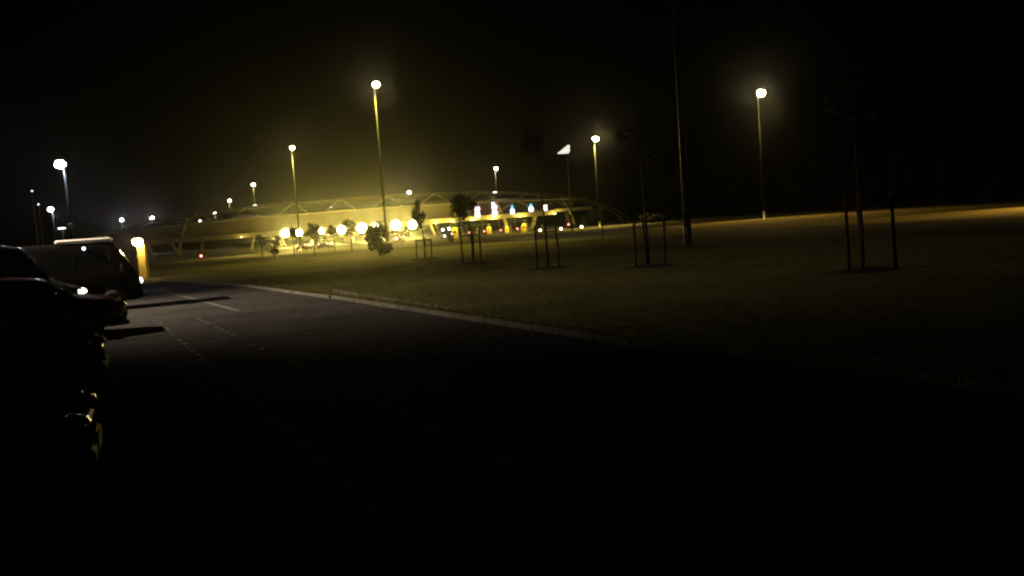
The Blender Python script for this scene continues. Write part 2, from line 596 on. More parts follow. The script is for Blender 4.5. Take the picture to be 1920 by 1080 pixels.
def cx(px):           # canopy x for a pixel column at mid height
    return P(px, 445 - (px - 400) * .075, YC).x


X0, X1 = cx(170), cx(1110)
HALF = (X1 - X0) / 2
XC = (X0 + X1) / 2
can = thing('toll_canopy', 'long arched toll plaza canopy with pale legs, lit yellow from below', 'toll canopy', (XC, YC, 0))
DEP = 18.0


def ch_z(x):          # upper chord height
    u = x / HALF
    return 8.1 - 1.5 * u * u


def arch_z(x):
    u = abs(x) / (HALF * 1.15)
    if u >= 1:
        return 0.0
    return 11.0 * (1 - u ** 3.2) ** 0.62


def low_z(x):
    return 3.85 if abs(x) > HALF - 9.5 else 3.15


NS = 48
xs = [-HALF + 2 * HALF * i / NS for i in range(NS + 1)]
# lower beam: thick painted edge with its notch near both ends
lb = MB()
for yy in (0.0, DEP):
    lb.box((0, yy, 3.75), (2 * (HALF - 9.5), .7, 1.2), 0, .06)
    for sgn in (-1, 1):
        lb.box((sgn * (HALF - 4.74), yy, 4.2), (9.5, .66, .72), 0, .05)
lb.build('lower_beam', STEELW, can)
# soffit under the deck
sf = MB()
sf.box((0, DEP / 2, 4.0), (2 * HALF - 2, DEP - .75, .12))
sf.build('soffit', SOFFIT, can)
# sloping fascia sheets between beam and upper chord (set back)
fs = MB()
vv, ff = [], []
XD = cx(884) - XC
xs1 = [x for x in xs[2:-2] if x < XD] + [XD]
xs2 = [XD] + [x for x in xs[2:-2] if x > XD]
for i, x in enumerate(xs1):
    vv += [(x, 1.1, 4.42), (x, 1.5, ch_z(x) - .1)]
for i in range(len(xs1) - 1):
    ff.append((2 * i, 2 * i + 2, 2 * i + 3, 2 * i + 1))
fs.add(vv, ff)
o2 = [(p[0], p[1] + .1, p[2]) for p in vv]
fs.add(o2, [tuple(reversed(f)) for f in ff])
fs.build('fascia', FASCIA, can)
dk = MB()
vv, ff = [], []
for x in xs2:
    vv += [(x, 1.1, 4.42), (x, 1.5, ch_z(x) - .1)]
for i in range(len(xs2) - 1):
    ff.append((2 * i, 2 * i + 2, 2 * i + 3, 2 * i + 1))
dk.add(vv, ff)
dk.add([(p[0], p[1] + .1, p[2]) for p in vv], [tuple(reversed(f)) for f in ff])
dk.build('dark_interior', mat('dark_interior', (.075, .052, .05), .5, 0, .3, .4), can)  # dark sheet standing in for the unlit interior of the open truss
# roof deck from chord to chord
rf = MB()
vv, ff = [], []
for x in xs:
    vv += [(x, .6, ch_z(x) + .05), (x, DEP / 2, ch_z(x) + .8), (x, DEP - .4, ch_z(x) + .05)]
for i in range(NS):
    ff += [(3 * i, 3 * i + 3, 3 * i + 4, 3 * i + 1), (3 * i + 1, 3 * i + 4, 3 * i + 5, 3 * i + 2)]
rf.add(vv, ff)
rf.build('roof', ROOFM, can)
# upper chord tube
for yy in (0.2, DEP - .2):
    MB().tube([(x, yy, ch_z(x)) for x in xs[1:-1]], .20, 8).build('upper_chord', STEELW, can)
# diagonals at the open ends and posts of the side truss
for sgn in (-1, 1):
    for a, b in (((HALF - 3.9, 6.6), (HALF - 5.6, 4.4)), ((HALF - 9.2, 6.7), (HALF - 13.5, 4.4)), ((HALF - 9.2, 6.7), (HALF - 5.6, 4.4)), ((HALF - 19, 7.1), (HALF - 13.5, 4.4)), ((HALF - 19, 7.1), (HALF - 24.5, 4.4))):
        MB().tube([(sgn * a[0], .15, ch_z(sgn * a[0])), (sgn * b[0], .1, b[1] - .1)], .13, 8).build('diagonal', STEELW, can)
# big arches, front and back
na = 60
ax_ = [-HALF * 1.15 + 2 * HALF * 1.15 * i / na for i in range(na + 1)]
# denser near the ends
ts = [(-1 + 2 * i / na) for i in range(na + 1)]
ax_ = [HALF * 1.15 * math.sin(tt * PI / 2) for tt in ts]
for yy in (2.0, DEP - 2):
    MB().tube([(x, yy, max(arch_z(x), 0)) for x in ax_], .22, 8).build('arch', mat('arch_paint', (.24, .21, .15), .6, 0, .2, .6), can)
# V struts hanging the deck from the arch
for x in [-48, -36, -24, -12, 0, 12, 24, 36, 48]:
    for dx in (-4.2, 4.2):
        zt = arch_z(x)
        MB().tube([(x, 2.0, zt), (x + dx, .4, ch_z(x + dx))], .14, 8).build('strut', STEELW, can)


def leg(top, mid, bot, r_=.36):
    pts = []
    for q in (top, mid, bot):
        p = P(q[0], q[1], YC)
        pts.append(p)
    pts = [Vector((p.x - XC, 0, p.z)) for p in pts]
    pts[-1].z = 0
    cur = []
    for k in range(9):
        tt = k / 8
        cur.append(pts[0] * (1 - tt) * (1 - 2 * tt) + pts[1] * 4 * tt * (1 - tt) + pts[2] * tt * (2 * tt - 1))
    return cur


leg_px = [((1050, 368), (1067, 392), (1079.5, 424)), ((1007, 402), (1003, 414), (1000, 428)), ((924, 367), (940, 397), (952, 424)),
          ((803, 413), (809, 427), (815, 443)), ((757, 417), (755, 432), (752, 447))]
for q in leg_px:
    c = leg(*q)
    ends = (1, -1)
    for sgn in ends:
        for yy in (0.75, DEP - .8):
            pts = [(sgn * v.x, yy, v.z) for v in c]
            lo = MB().tube(pts, [.30 + .10 * k / 8 for k in range(9)], 10)
            lo.build('leg', STEELW, can)
for sgn in (-.35, .35):
    for yy in (.75, DEP - .8):
        MB().tube([(sgn * 22, yy, 3.2), (sgn * 24, yy, 0)], .32, 10).build('leg', STEELW, can)

# lamplit spots on the arch built as glowing heads, plus a fascia lamp
for (qx, qy, yy, em, lab) in ((928, 361, YC + 1.6, 3.0, 'small glowing patch imitating lamplight on the canopy arch above the lit lane signs'),
                              (478, 385, YC + 1.6, 1.6, 'small glowing patch imitating lamplight on the left part of the canopy arch'),
                              (621, 389, YC + .2, 3.0, 'tiny white lamp on the canopy front between the floodlights')):
    q = P(qx, qy, yy)
    t = thing('canopy_bright_spot', lab, 'lamp', (q.x, q.y, q.z), 0, 'small lamps on the canopy structure')
    w = .55 if qx != 621 else .2
    MB().box((0, .1, -.12), (w * 1.2, .3, .16), 0, .04).build('housing', GALV, t)
    MB().lathe([(w, -.03), (w * .95, .06), (w * .6, .2), (.02, .26)], 14, Matrix.Diagonal((1, .5, 1, 1))).build('lens', emit('arch_bright_%d' % qx, (1, .95, .82), em), t)

# ------------------------------------------------------------------ floodlights under the canopy
FL = [(535, 437, 1.05), (560.5, 436.5, .86), (603, 433, .7), (640, 431, 1.1), (678.5, 427.5, 1.25), (703, 426, 1.1), (742, 422, 1.25), (773, 421, 1.15)]
names8 = ['first', 'second', 'third', 'fourth', 'fifth', 'sixth', 'seventh', 'eighth']
FLOOD_LENS = emit('flood_lens', (1.0, 0.78, 0.18), 500)
for i, (qx, qy, k) in enumerate(FL):
    q = P(qx, qy, YC - 3)
    t = thing('floodlight', f'glaring yellow floodlight under the canopy front, {names8[i]} of eight from the left', 'floodlight', q, 0, 'yellow floodlights under the canopy front')
    MB().tube([(0, .35, .05), (0, .5, .9), (0, 2.7, .95)], .07, 8).build('bracket', GALV, t)
    r_ = .86 * k
    MB().lathe([(r_ * 1.08, -.02), (r_ * 1.1, .06), (r_ * .8, .34), (r_ * .3, .5), (.02, .52)], 18, Matrix.Rotation(-PI / 2 - R(12), 4, 'X')).build('housing', GALV, t)
    MB().lathe([(r_, 0), (r_ * .85, -.08), (r_ * .4, -.13), (.01, -.14)], 18, Matrix.Rotation(-PI / 2 - R(12), 4, 'X')).build('lens', FLOOD_LENS, t)
    light('POINT', 'lamp_light', (0, -.45, -.12), 1600 * k, SODIUM, t, .3)
    light('SPOT', 'ground_light', (0, -.6, -.25), 7000 * k, SODIUM, t, .2, (0, -1, -.75), 105, .8)

# bracketed beam lamps, most of them added to light the beam and fascia
for k, px in enumerate((455, 818, 848, 886, 925, 975, 1040)):
    q = Vector((cx(px), YC - 1.3, 3.45))
    lab = ['first', 'second', 'third', 'fourth', 'fifth', 'sixth', 'seventh', 'eighth', 'ninth', 'tenth'][k]
    t = thing('beam_fill_lamp', f'yellow fill lamp bracketed on the lower canopy beam, {lab} of seven from the left', 'lamp', q, 0, 'lamps along the lower canopy beam')
    MB().tube([(0, 0, .08), (0, .5, .12), (0, .95, .25)], .04, 6).build('bracket', GALV, t)
    MB().box((0, 0, .04), (.50, .26, .10), 0, .03).build('housing', GALV, t)
    MB().lathe([(.19, -.01), (.17, -.07), (.10, -.11), (.01, -.12)], 12, Matrix.Diagonal((1.1, .6, 1, 1))).build('lens', emit('lane_lens', (1.0, .80, .42), 14), t)
    light('POINT', 'lamp_light', (0, -.1, -.3), [70, 500, 520, 520, 520, 450, 330][k], SODIUM, t, .15)

# ------------------------------------------------------------------ lane signs
SG = 'lit lane signs along the canopy front'
W_EM = emit('sign_white', (1.0, .97, 1.0), 2.2)


def lane_sign(qx, ytop, ymid, ybot, w, top, label, rim):
    a, b = P(qx, ytop, YC - 1.2), P(qx, ybot, YC - 1.2)
    m = P(qx, ymid, YC - 1.2)
    t = thing('lane_sign', label, 'lane sign', (m.x, YC - 1.2, m.z), 0, SG)
    hb = m.z - b.z
    ht = a.z - m.z
    rimm = emit('rim_' + rim[0], rim[1], rim[2])
    MB().box((0, .14, -hb / 2), (w + .16, .18, hb + .14), 0, .03).build('housing', DARKMETAL, t)
    MB().box((0, .03, -hb / 2), (w, .06, hb), 0, .02).build('panel', W_EM, t)
    MB().tube([(0, .3, -hb / 2), (0, 1.4, -hb / 2 - .1)], .06, 6).build('bracket', GALV, t)
    rr = min(ht / 2, w * .58)
    if top == 'disc':
        T = Matrix.Translation((0, .03, ht - rr)) @ Matrix.Rotation(PI / 2, 4, 'X')
        MB().lathe([(.01, .05), (rr * .86, .05), (rr * .86, -.05), (.01, -.05)], 24, T).build('disc', W_EM, t)
        T2 = Matrix.Translation((0, .08, ht - rr)) @ Matrix.Rotation(PI / 2, 4, 'X')
        MB().lathe([(.01, .06), (rr * 1.08, .06), (rr * 1.08, -.06), (.01, -.06)], 24, T2).build('rim', rimm, t)
    elif top == 'arrow':
        pol = [(-w * .30, 0.08), (w * .30, 0.08), (w * .30, ht * .45), (w * .12, ht), (-w * .12, ht), (-w * .30, ht * .45)]
        MB().prism(pol, .1, Matrix.Translation((0, .08, 0)) @ Matrix.Rotation(PI / 2, 4, 'X')).build('arrow', rimm, t)
    return t


RED = ('red', (1.0, .35, .55), 1.6)
BLU = ('cyan', (.15, .65, 1.0), 1.6)
lane_sign(895, 386, 397.5, 408, 1.25, 'disc', 'white lit sign with pinkish round top, right beside the dark tree crown', RED)
s2 = lane_sign(927.5, 383.5, 395, 405.5, 1.25, 'disc', 'tallest white lit sign with round top and a small lamp on it', RED)
MB().lathe([(.01, .05), (.42, .05), (.42, -.05), (.01, -.05)], 18, Matrix.Translation((-.25, .0, 1.75)) @ Matrix.Rotation(PI / 2, 4, 'X')).build('top_lamp', W_EM, s2)
lane_sign(960.5, 384.5, 392, 402, 1.05, 'arrow', 'narrow white lit sign with short blue top, middle of the five', BLU)
lane_sign(995.5, 382, 388, 397, 1.15, 'arrow', 'white lit sign with clear cyan top, beside the sapling trunk', BLU)
lane_sign(1022, 384, 384.5, 395, .95, 'none', 'small square lilac white sign at the right end of the lit signs', BLU)

# ------------------------------------------------------------------ toll island furniture
TG = 'yellow toll terminals on the islands'
term = None
for (qx, yb, ht, w, lab) in ((854, 449, 1.85, .9, 'bright yellow terminal beside the dark cabinet, nearest of its kind'),
                            (917.5, 439, 1.45, .85, 'yellow terminal below the two pinkish lane signs'),
                            (951, 437, 1.25, .7, 'yellow terminal at the foot of the leaning pale leg'),
                            (983, 436.5, 1.6, .85, 'yellow terminal furthest right, beside two white posts')):
    g = G(qx, yb)
    t = thing('toll_terminal', lab, 'toll terminal', g, 0, TG)
    MB().box((0, .1, .06), (w + .4, 1.2, .12), 0, .03).build('plinth', CONC, t)
    bd = MB()
    bd.prism([(-w / 2, .12), (w / 2, .12), (w / 2, ht * .93), (w * .3, ht), (-w * .25, ht), (-w / 2, ht * .8)], .6, Matrix.Translation((0, .4, 0)) @ Matrix.Rotation(PI / 2, 4, 'X'))
    bd.build('cabinet', YELLOWM, t)
    MB().box((0, -.212, ht * .62), (w * .5, .02, ht * .2), 0, .005).build('screen', GLASS, t)
    light('POINT', 'lamp_light', (0, -1.1, ht + .5), 260, SODIUM, t, .1)  # added fill lamp, brightens the yellow cabinet
    MB().tube([(0.25, .1, ht * .9), (.25, -.5, ht + .55), (.2, -1.0, ht + .62)], .03, 6).build('fill_arm', GALV, t)
    MB().box((.12, -1.1, ht + .62), (.3, .14, .06), 0, .02).build('lamp_head', GALV, t)

g = G(845.5, 453)
t = thing('cabinet', 'dark square cabinet left of the nearest yellow terminal', 'cabinet', g)
MB().box((0, 0, .05), (.86, .6, .1), 0, .02).build('plinth', CONC, t)
MB().box((0, 0, .5), (.8, .55, .8), 0, .03).build('body', mat('cabinet_brown', (.05, .035, .025), .6), t)
MB().box((0, -.285, .5), (.7, .02, .68), 0, .006).build('door', mat('cabinet_door', (.07, .05, .035), .6), t)

wp = None
for (qx, y0_, y1_, lab) in ((958.5, 422, 435, 'white post right of the leaning leg and yellow terminal'), (990, 419, 434, 'taller of two white posts right of a yellow terminal'),
                           (995, 424, 434, 'shorter of two white posts right of a yellow terminal'), (1017, 421, 430, 'white post just left of the sapling trunk before the canopy'),
                           (895.5, 427, 437, 'white post standing behind the stakes of the dark crowned sapling'), (868, 431, 441, 'white post left of the stakes of the dark crowned sapling'),
                           (820, 434, 446, 'white post beside the foot of a leaning pale leg')):
    Y = 178
    b = P(qx, y1_, Y)
    tp = P(qx, y0_, Y)
    hh = max(.9, tp.z)
    t = thing('lane_post', lab, 'post', (b.x, Y, 0), 0, 'white posts on the toll islands')
    MB().lathe([(.24, 0), (.24, .06), (.17, .08), (.16, hh - .1), (.10, hh), (.01, hh + .02)], 12).build('post', WHITEM, t)
    MB().lathe([(.168, hh * .62), (.168, hh * .75)], 12).build('band', mat('red_band', (.5, .04, .03), .5), t)

# toll booths in the glare
for i, (qx, lab) in enumerate(((545, 'toll booth below the leftmost pair of floodlights'), (612, 'toll booth behind the second passing car, below the third floodlight'),
                               (640, 'toll booth just below the fourth floodlight'), (682, 'toll booth left of the dense dark shrub'), (760, 'toll booth below the rightmost pair of floodlights'))):
    x = cx(qx)
    t = thing('toll_booth', lab, 'toll booth', (x, 203, 0), 0, 'toll booths in the lanes')
    MB().box((0, 0, .1), (2.6, 6.5, .2), 0, .05).build('island', CONC, t)
    MB().box((0, 0, .75), (1.9, 2.6, 1.1), 0, .05).build('lower_wall', BOOTHM, t)
    MB().box((0, 0, 1.75), (1.8, 2.5, .9), 0, .03).build('window_band', GLASS, t)
    for sx in (-.9, .9):
        for sy in (-1.25, 1.25):
            MB().box((sx, sy, 1.75), (.12, .12, .9)).build('corner_post', BOOTHM, t)
    MB().box((0, 0, 2.31), (2.3, 3.1, .22), 0, .06).build('roof', BOOTHM, t)

# slim lamp columns beyond the plaza
for (qx, yt, yb, lab) in ((843.5, 419, 446, 'slim unlit column beyond the canopy above small white lights'), (874, 424, 442, 'short slim column left of the dark crowned sapling trunk'),
                         (904, 417, 440, 'slim unlit column below the pinkish lane sign'), (935, 415, 437, 'slim unlit column left of the leaning leg'),
                         (965.5, 412, 436, 'slim unlit column below the middle lane sign'), (1061.5, 405, 428, 'slim grey column far beyond the canopy end'),
                         (864.5, 415, 445, 'thicker pale column at the edge of the dark tree crown')):
    Y = 250
    tp = P(qx, yt, Y)
    t = thing('slim_column', lab, 'column', (tp.x, Y, 0), 0, 'slim columns seen under the canopy')
    MB().tube([(0, 0, 0), (0, 0, tp.z)], [.16, .11], 8).build('pole', GALV, t)
    MB().box((0, 0, tp.z + .05), (.7, .3, .18), 0, .05).build('head', GALV, t)

# small lamps: cool, red, warm
CW = emit('cool_lamp', (.80, .88, 1.0), 14)
RD = emit('red_lamp', (1.0, .16, .14), 9)
WW = emit('warm_lamp', (1.0, .82, .50), 16)


def post_lamp(qx, qy, Y, m, r_, label, name, cat, group):
    q = P(qx, qy, Y)
    t = thing(name, label, cat, (q.x, Y, 0), 0, group)
    z = max(q.z, .25)
    MB().tube([(0, 0, 0), (0, 0, z - r_ * .8)], .06, 8).build('post', DARKMETAL, t)
    MB().box((0, .1, z), (r_ * 2.2, .16, r_ * 2.4), 0, .03).build('housing', DARKMETAL, t)
    MB().lathe([(r_, 0), (r_ * .8, -.06), (.01, -.1)], 14, Matrix.Translation((0, .0, z)) @ Matrix.Rotation(-PI / 2, 4, 'X')).build('lens', m, t)
    return t


for (a, b, r_, lab) in ((830, 431, .26, 'cool white lamp on low post, left of the other cool lamps'), (842, 429, .3, 'brightest cool white lamp on low post under the canopy'),
                        (848.5, 431, .2, 'smaller cool white lamp right beside the brightest one'), (848.5, 438.5, .22, 'low cool white lamp touching the nearest yellow terminal'),
                        (833.5, 442.5, .2, 'lowest white lamp left of the dark cabinet')):
    post_lamp(a, b, 170, CW, r_ * .75, lab, 'lane_lamp', 'lamp', 'cool white lane lamps')
for (a, b, r_, lab) in ((908, 433.5, .17, 'red signal left of the yellow terminal under the lane signs'), (939, 431.5, .17, 'red signal just left of the leaning pale leg'),
                        (970, 429, .2, 'pinkish signal below the middle lane sign'), (1066, 421, .2, 'red signal left of the rightmost leaning leg'),
                        (880, 436, .16, 'red signal right behind the stakes of the dark crowned sapling'), (743, 447, .42, 'large pinkish signal below the rightmost floodlights'),
                        (757, 444, .25, 'pale signal between the two rightmost floodlights, low down')):
    post_lamp(a, b, 150, RD, r_ * .7, lab, 'traffic_signal', 'traffic signal', 'small red signals in the toll lanes')
for (a, b, lab) in ((1013, 432, 'warm white bollard lamp left of the sapling trunk'), (1052, 429, 'warm white bollard lamp between sapling stakes and the rightmost leg'),
                    (1090.5, 425.5, 'warm white bollard lamp right of the rightmost leg')):
    post_lamp(a, b, 102, WW, .13, lab, 'bollard_lamp', 'bollard lamp', 'warm bollard lamps along the forecourt')
post_lamp(377, 480, 118, RD, .16, 'lone red lamp on a low post at the left forecourt edge', 'red_lamp', 'lamp', None)

# picket rail along the forecourt
ra, rb = G(905, 453), G(1000, 450)
rl = thing('picket_rail', 'low row of pale pickets along the forecourt under the lane signs', 'railing', ra)
dd = rb - ra
n = 20
pk = MB()
for i in range(n + 1):
    c = dd * (i / n)
    pk.box((c.x, c.y, .22), (.07, .05, .44), 0, .01)
pk.build('pickets', WHITEM, rl)
rm = MB()
rm.box((dd.x / 2, dd.y / 2 + .05, .18), (dd.length, .04, .05), math.atan2(dd.y, dd.x))
rm.build('rail', GALV, rl)

# ------------------------------------------------------------------ vehicles


def smooth_ring(st):
    """st = (x, zb, zs, zt, w, wt): half ring from bottom to roof centre, mirrored"""
    x, zb, zs, zt, w, wt = st
    half = [(w * .80, zb), (w * .95, zb + .04), (w, zb + .16), (w * 1.01, (zb + zs) / 2), (w, zs - .10), (w * .965, zs)]
    dz = zt - zs
    half += [(w * .965 + (wt - w * .965) * .5, zs + dz * .5), (wt * 1.0, zs + dz * .86), (wt * .90, zs + dz * .97), (wt * .5, zt + .004)]
    return [(x, y, z) for y, z in half] + [(x, -y, z) for y, z in reversed(half)]


def loft(rings):
    n = len(rings[0])
    vs = [p for r_ in rings for p in r_]
    fs = []
    for i in range(len(rings) - 1):
        for k in range(n):
            j = (k + 1) % n
            fs.append((i * n + k, i * n + j, (i + 1) * n + j, (i + 1) * n + k))
    fs.append(tuple(range(n)))
    fs.append(tuple(reversed(range((len(rings) - 1) * n, len(rings) * n))))
    return vs, fs


def interp(stations, n=5):
    out = []
    for a, b in zip(stations[:-1], stations[1:]):
        for k in range(n):
            t_ = k / n
            out.append(tuple(a[i] + (b[i] - a[i]) * t_ for i in range(6)))
    out.append(stations[-1])
    return out


CAR = dict(L=4.2, stations=[(-2.08, .45, .80, .86, .72, .60), (-2.0, .30, .92, 1.02, .80, .62), (-1.85, .26, .95, 1.30, .84, .60), (-1.5, .22, .95, 1.46, .87, .60), (-.3, .22, .94, 1.50, .88, .62), (.35, .22, .93, 1.42, .88, .62), (1.05, .22, .90, .98, .87, .70), (1.75, .24, .80, .86, .83, .66), (2.0, .28, .68, .74, .76, .58), (2.1, .40, .58, .62, .66, .5)],
           glass=[(-1.45, -.62), (-.55, .22)], ws=(.40, 1.0), rw=(-1.98, -1.62), wheels=(-1.28, 1.3), wr=.31, hl=(1.98, .62, .66), tl=(-2.03, .68, .78))
VAN = dict(L=5.2, stations=[(-2.6, .45, 1.15, 2.05, .88, .74), (-2.55, .32, 1.2, 2.24, .94, .78), (-1.5, .28, 1.2, 2.32, .96, .80), (.6, .28, 1.2, 2.34, .96, .80), (1.1, .28, 1.18, 2.22, .96, .78), (1.85, .28, 1.12, 1.22, .94, .80), (2.4, .30, .96, 1.02, .88, .7), (2.58, .36, .74, .8, .8, .62), (2.64, .45, .62, .68, .72, .55)],
           glass=[(.35, 1.05)], ws=(1.15, 1.78), rw=(-2.6, -2.57), wheels=(-1.6, 1.75), wr=.35, hl=(2.42, .70, .86), tl=(-2.56, .84, 1.0))


BUS = dict(L=5.6, stations=[(-2.85, .45, 1.25, 2.1, .92, .80), (-2.8, .32, 1.3, 2.24, .97, .84), (-1.5, .30, 1.3, 2.30, .98, .85), (1.6, .30, 1.3, 2.30, .98, .85), (2.05, .30, 1.28, 2.24, .98, .84), (2.55, .30, 1.22, 1.46, .96, .84), (2.76, .34, 1.0, 1.08, .92, .78), (2.82, .42, .7, .78, .84, .66)],
           glass=[(-2.2, -.6), (-.4, .9), (1.05, 1.95)], ws=(2.07, 2.52), rw=(-2.84, -2.81), wheels=(-1.75, 1.9), wr=.36, hl=(2.70, .74, .90), tl=(-2.8, .86, 1.05))


def make_vehicle(name, label, cat, spec, paint, loc, rz, group, lights=None, tails=None, roofm=None):
    t = thing(name, label, cat, loc, rz, group)
    st = interp(spec['stations'])
    rings = [smooth_ring(s) for s in st]
    vs, fs = loft(rings)
    body = MB().add(vs, fs, True).build('body', paint, t)

    def sec(x):
        for a, b in zip(spec['stations'][:-1], spec['stations'][1:]):
            if a[0] <= x <= b[0]:
                k_ = (x - a[0]) / (b[0] - a[0])
                return tuple(a[i] + (b[i] - a[i]) * k_ for i in range(6))
        return spec['stations'][-1]

    def side_pt(x, k_, s, off=.006):
        q = smooth_ring(sec(x))
        a, m, b = q[5], q[6], q[7]
        p = Vector(a).lerp(Vector(m), k_ * 2) if k_ < .5 else Vector(m).lerp(Vector(b), (k_ - .5) * 2)
        return (p.x, s * (p.y + off), p.z)
    for (xa, xb) in spec['glass']:
        for s in (1, -1):
            g_ = MB()
            g_.add([side_pt(xa, .08, s), side_pt(xb, .08, s), side_pt(xb, .5, s), side_pt(xb - .1, .92, s), side_pt(xa + .05, .92, s), side_pt(xa, .5, s)], [(0, 1, 2, 3, 4, 5)])
            g_.build('side_window', GLASS, body)
    for nm, (xa, xb) in (('windscreen', spec['ws']), ('rear_window', spec['rw'])):
        a, b = smooth_ring(sec(xa)), smooth_ring(sec(xb))
        sgn = 1 if nm == 'windscreen' else -1
        o_ = Vector((.012 * sgn, 0, .012))
        A0, A1 = Vector(a[8]) + o_, Vector(a[-9]) + o_
        B0, B1 = Vector(b[8]) + o_, Vector(b[-9]) + o_
        MB().add([A0 * .92 + B0 * .08, A1 * .92 + B1 * .08, B1 * .95 + A1 * .05, B0 * .95 + A0 * .05], [(0, 1, 2, 3)]).build(nm, GLASS, body)
    for x in spec['wheels']:
        for s in (1, -1):
            w = sec(x)[4]
            T = Matrix.Translation((x, s * (w - .08), spec['wr'])) @ Matrix.Rotation(-s * PI / 2, 4, 'X')
            r_ = spec['wr']
            wh = MB().lathe([(r_ * .6, .11), (r_ * .93, .10), (r_, .06), (r_, -.08), (r_ * .9, -.1), (r_ * .3, -.1)], 22, T).build('wheel', RUBBER, t)
            rmb = MB()
            rmb.lathe([(.01, .075), (r_ * .2, .085), (r_ * .24, .05), (r_ * .55, .07), (r_ * .62, .112)], 22, T)
            rmb.build('rim', GALV, wh)
            ar = MB()
            ar.lathe([(r_ * 1.02, .085), (r_ * 1.16, .096), (r_ * 1.16, .02)], 22, T)
            ar.build('wheel_arch', TRIM, body)
    hx, hy, hz = spec['hl']
    for s in (1, -1):
        T = Matrix.Translation((hx, s * hy, hz)) @ Matrix.Rotation(s * R(38), 4, 'Z') @ Matrix.Diagonal((.13, .20, .11, 1))
        prof = [(math.sin(PI * k_ / 8) + .001, -math.cos(PI * k_ / 8)) for k_ in range(9)]
        hl = MB().lathe(prof, 16, T).build('headlight', lights if lights else HEADGL, t)
        tx, ty, tz = spec['tl']
        MB().box((tx, s * ty, tz), (.12, .14, .30), 0, .03).build('tail_light', tails if tails else TAILGL, t)
        mx, = (spec['ws'][1] - .25,)
        wsec = sec(mx)
        mm = MB().box((mx, s * (wsec[4] + .11), wsec[2] + .12), (.10, .20, .15 if spec is CAR else .30), 0, .035).build('mirror', TRIM, t)
        MB().box((mx - .055, s * (wsec[4] + .11), wsec[2] + .12), (.008, .16, .11 if spec is CAR else .25), 0, .003).build('mirror_glass', CHROME, mm)
        for (xa, xb) in spec['glass'][:1]:
            MB().box((xa + .12, s * (sec(xa)[4] + .012), sec(xa)[2] - .12), (.18, .03, .03), 0, .01).build('door_handle', CHROME, body)
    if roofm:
        for mx_, mz_ in ((-1.9, 2.12), (-.75, 2.14), (1.2, 2.16)):
            T = Matrix.Translation((mx_, -spec['stations'][2][5] - .03, mz_ - .06))
            MB().lathe([(.01, .05), (.045, .03), (.05, 0), (.03, -.04), (.01, -.05)], 10, T).build('glint_bead', GLINT_W, t)  # glowing beads imitating lamp glints along the van side
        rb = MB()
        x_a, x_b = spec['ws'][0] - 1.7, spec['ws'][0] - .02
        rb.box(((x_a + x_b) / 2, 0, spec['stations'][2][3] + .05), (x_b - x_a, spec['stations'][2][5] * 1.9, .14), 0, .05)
        rb.build('lit_roof_slab', roofm, body)  # pale slab cut short to imitate the lamp-lit front of the roof
    xf = spec['stations'][-1][0]
    MB().box((xf - .02, 0, .42), (.12, 1.25, .16), 0, .05).build('front_bumper', TRIM, t)
    MB().box((xf + .045, 0, .44), (.012, .50, .11), 0, .003).build('number_plate', mat('darkened_plate', (.07, .07, .065), .8, 0, .2, 4, spec=.1), t)  # plate colour darkened so that lamplight does not show on it
    MB().box((xf - .06, 0, .62), (.14, .6, .07), 0, .02).build('grille', CHROME, t)
    xr = spec['stations'][0][0]
    MB().box((xr + .02, 0, .45), (.14, 1.35, .18), 0, .05).build('rear_bumper', TRIM, t)
    return t


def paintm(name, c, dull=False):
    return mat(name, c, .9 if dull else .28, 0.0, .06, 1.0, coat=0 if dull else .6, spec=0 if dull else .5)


VG = 'vehicles parked in the row on the left'
ROW0 = Vector((-3.05, 6.4, 0))                   # corner of the nearest nose
ang = math.atan2(n_row.y, n_row.x)
GLINT_W = emit('glint_white', (.95, .95, 1.0), 5)  # glow imitating lamp reflections on the parked vehicles
GLINT_Y = emit('glint_yellow', (1.0, .85, .55), 4)  # same for the warmer reflections on headlights


def row_pt(s, back, extra=0.0):
    """point at distance s along the row, nose pulled back by extra, vehicle half length back"""
    return ROW0 + d_row * s - n_row * (back + extra)


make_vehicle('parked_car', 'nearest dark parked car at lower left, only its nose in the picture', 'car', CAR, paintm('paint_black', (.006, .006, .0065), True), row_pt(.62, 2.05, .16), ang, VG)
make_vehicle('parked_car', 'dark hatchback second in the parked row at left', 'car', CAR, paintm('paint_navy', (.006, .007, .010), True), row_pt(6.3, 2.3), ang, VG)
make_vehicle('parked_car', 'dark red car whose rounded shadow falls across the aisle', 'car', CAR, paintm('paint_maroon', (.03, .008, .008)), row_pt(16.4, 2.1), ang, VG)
make_vehicle('parked_van', 'dark van between the dark red car and the tall van', 'van', VAN, paintm('paint_grey', (.02, .021, .022)), row_pt(20.6, 3.6), ang, VG, lights=GLINT_Y)
make_vehicle('parked_van', 'tall dark van with front roof coloured as lamp-lit just before the yellow pillar', 'van', BUS, paintm('paint_bus', (.006, .005, .0045), True), row_pt(25.6, 2.35), ang, VG, lights=GLINT_W, roofm=mat('roof_lit_pale', (.6, .58, .54), .5, 0, .08, 1))
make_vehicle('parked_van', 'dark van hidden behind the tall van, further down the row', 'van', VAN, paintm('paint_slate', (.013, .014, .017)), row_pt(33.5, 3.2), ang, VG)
make_vehicle('parked_car', 'farthest dark car in the row, close to the yellow pillar', 'car', CAR, paintm('paint_brown', (.02, .013, .009)), row_pt(39.5, 2.6), ang, VG)

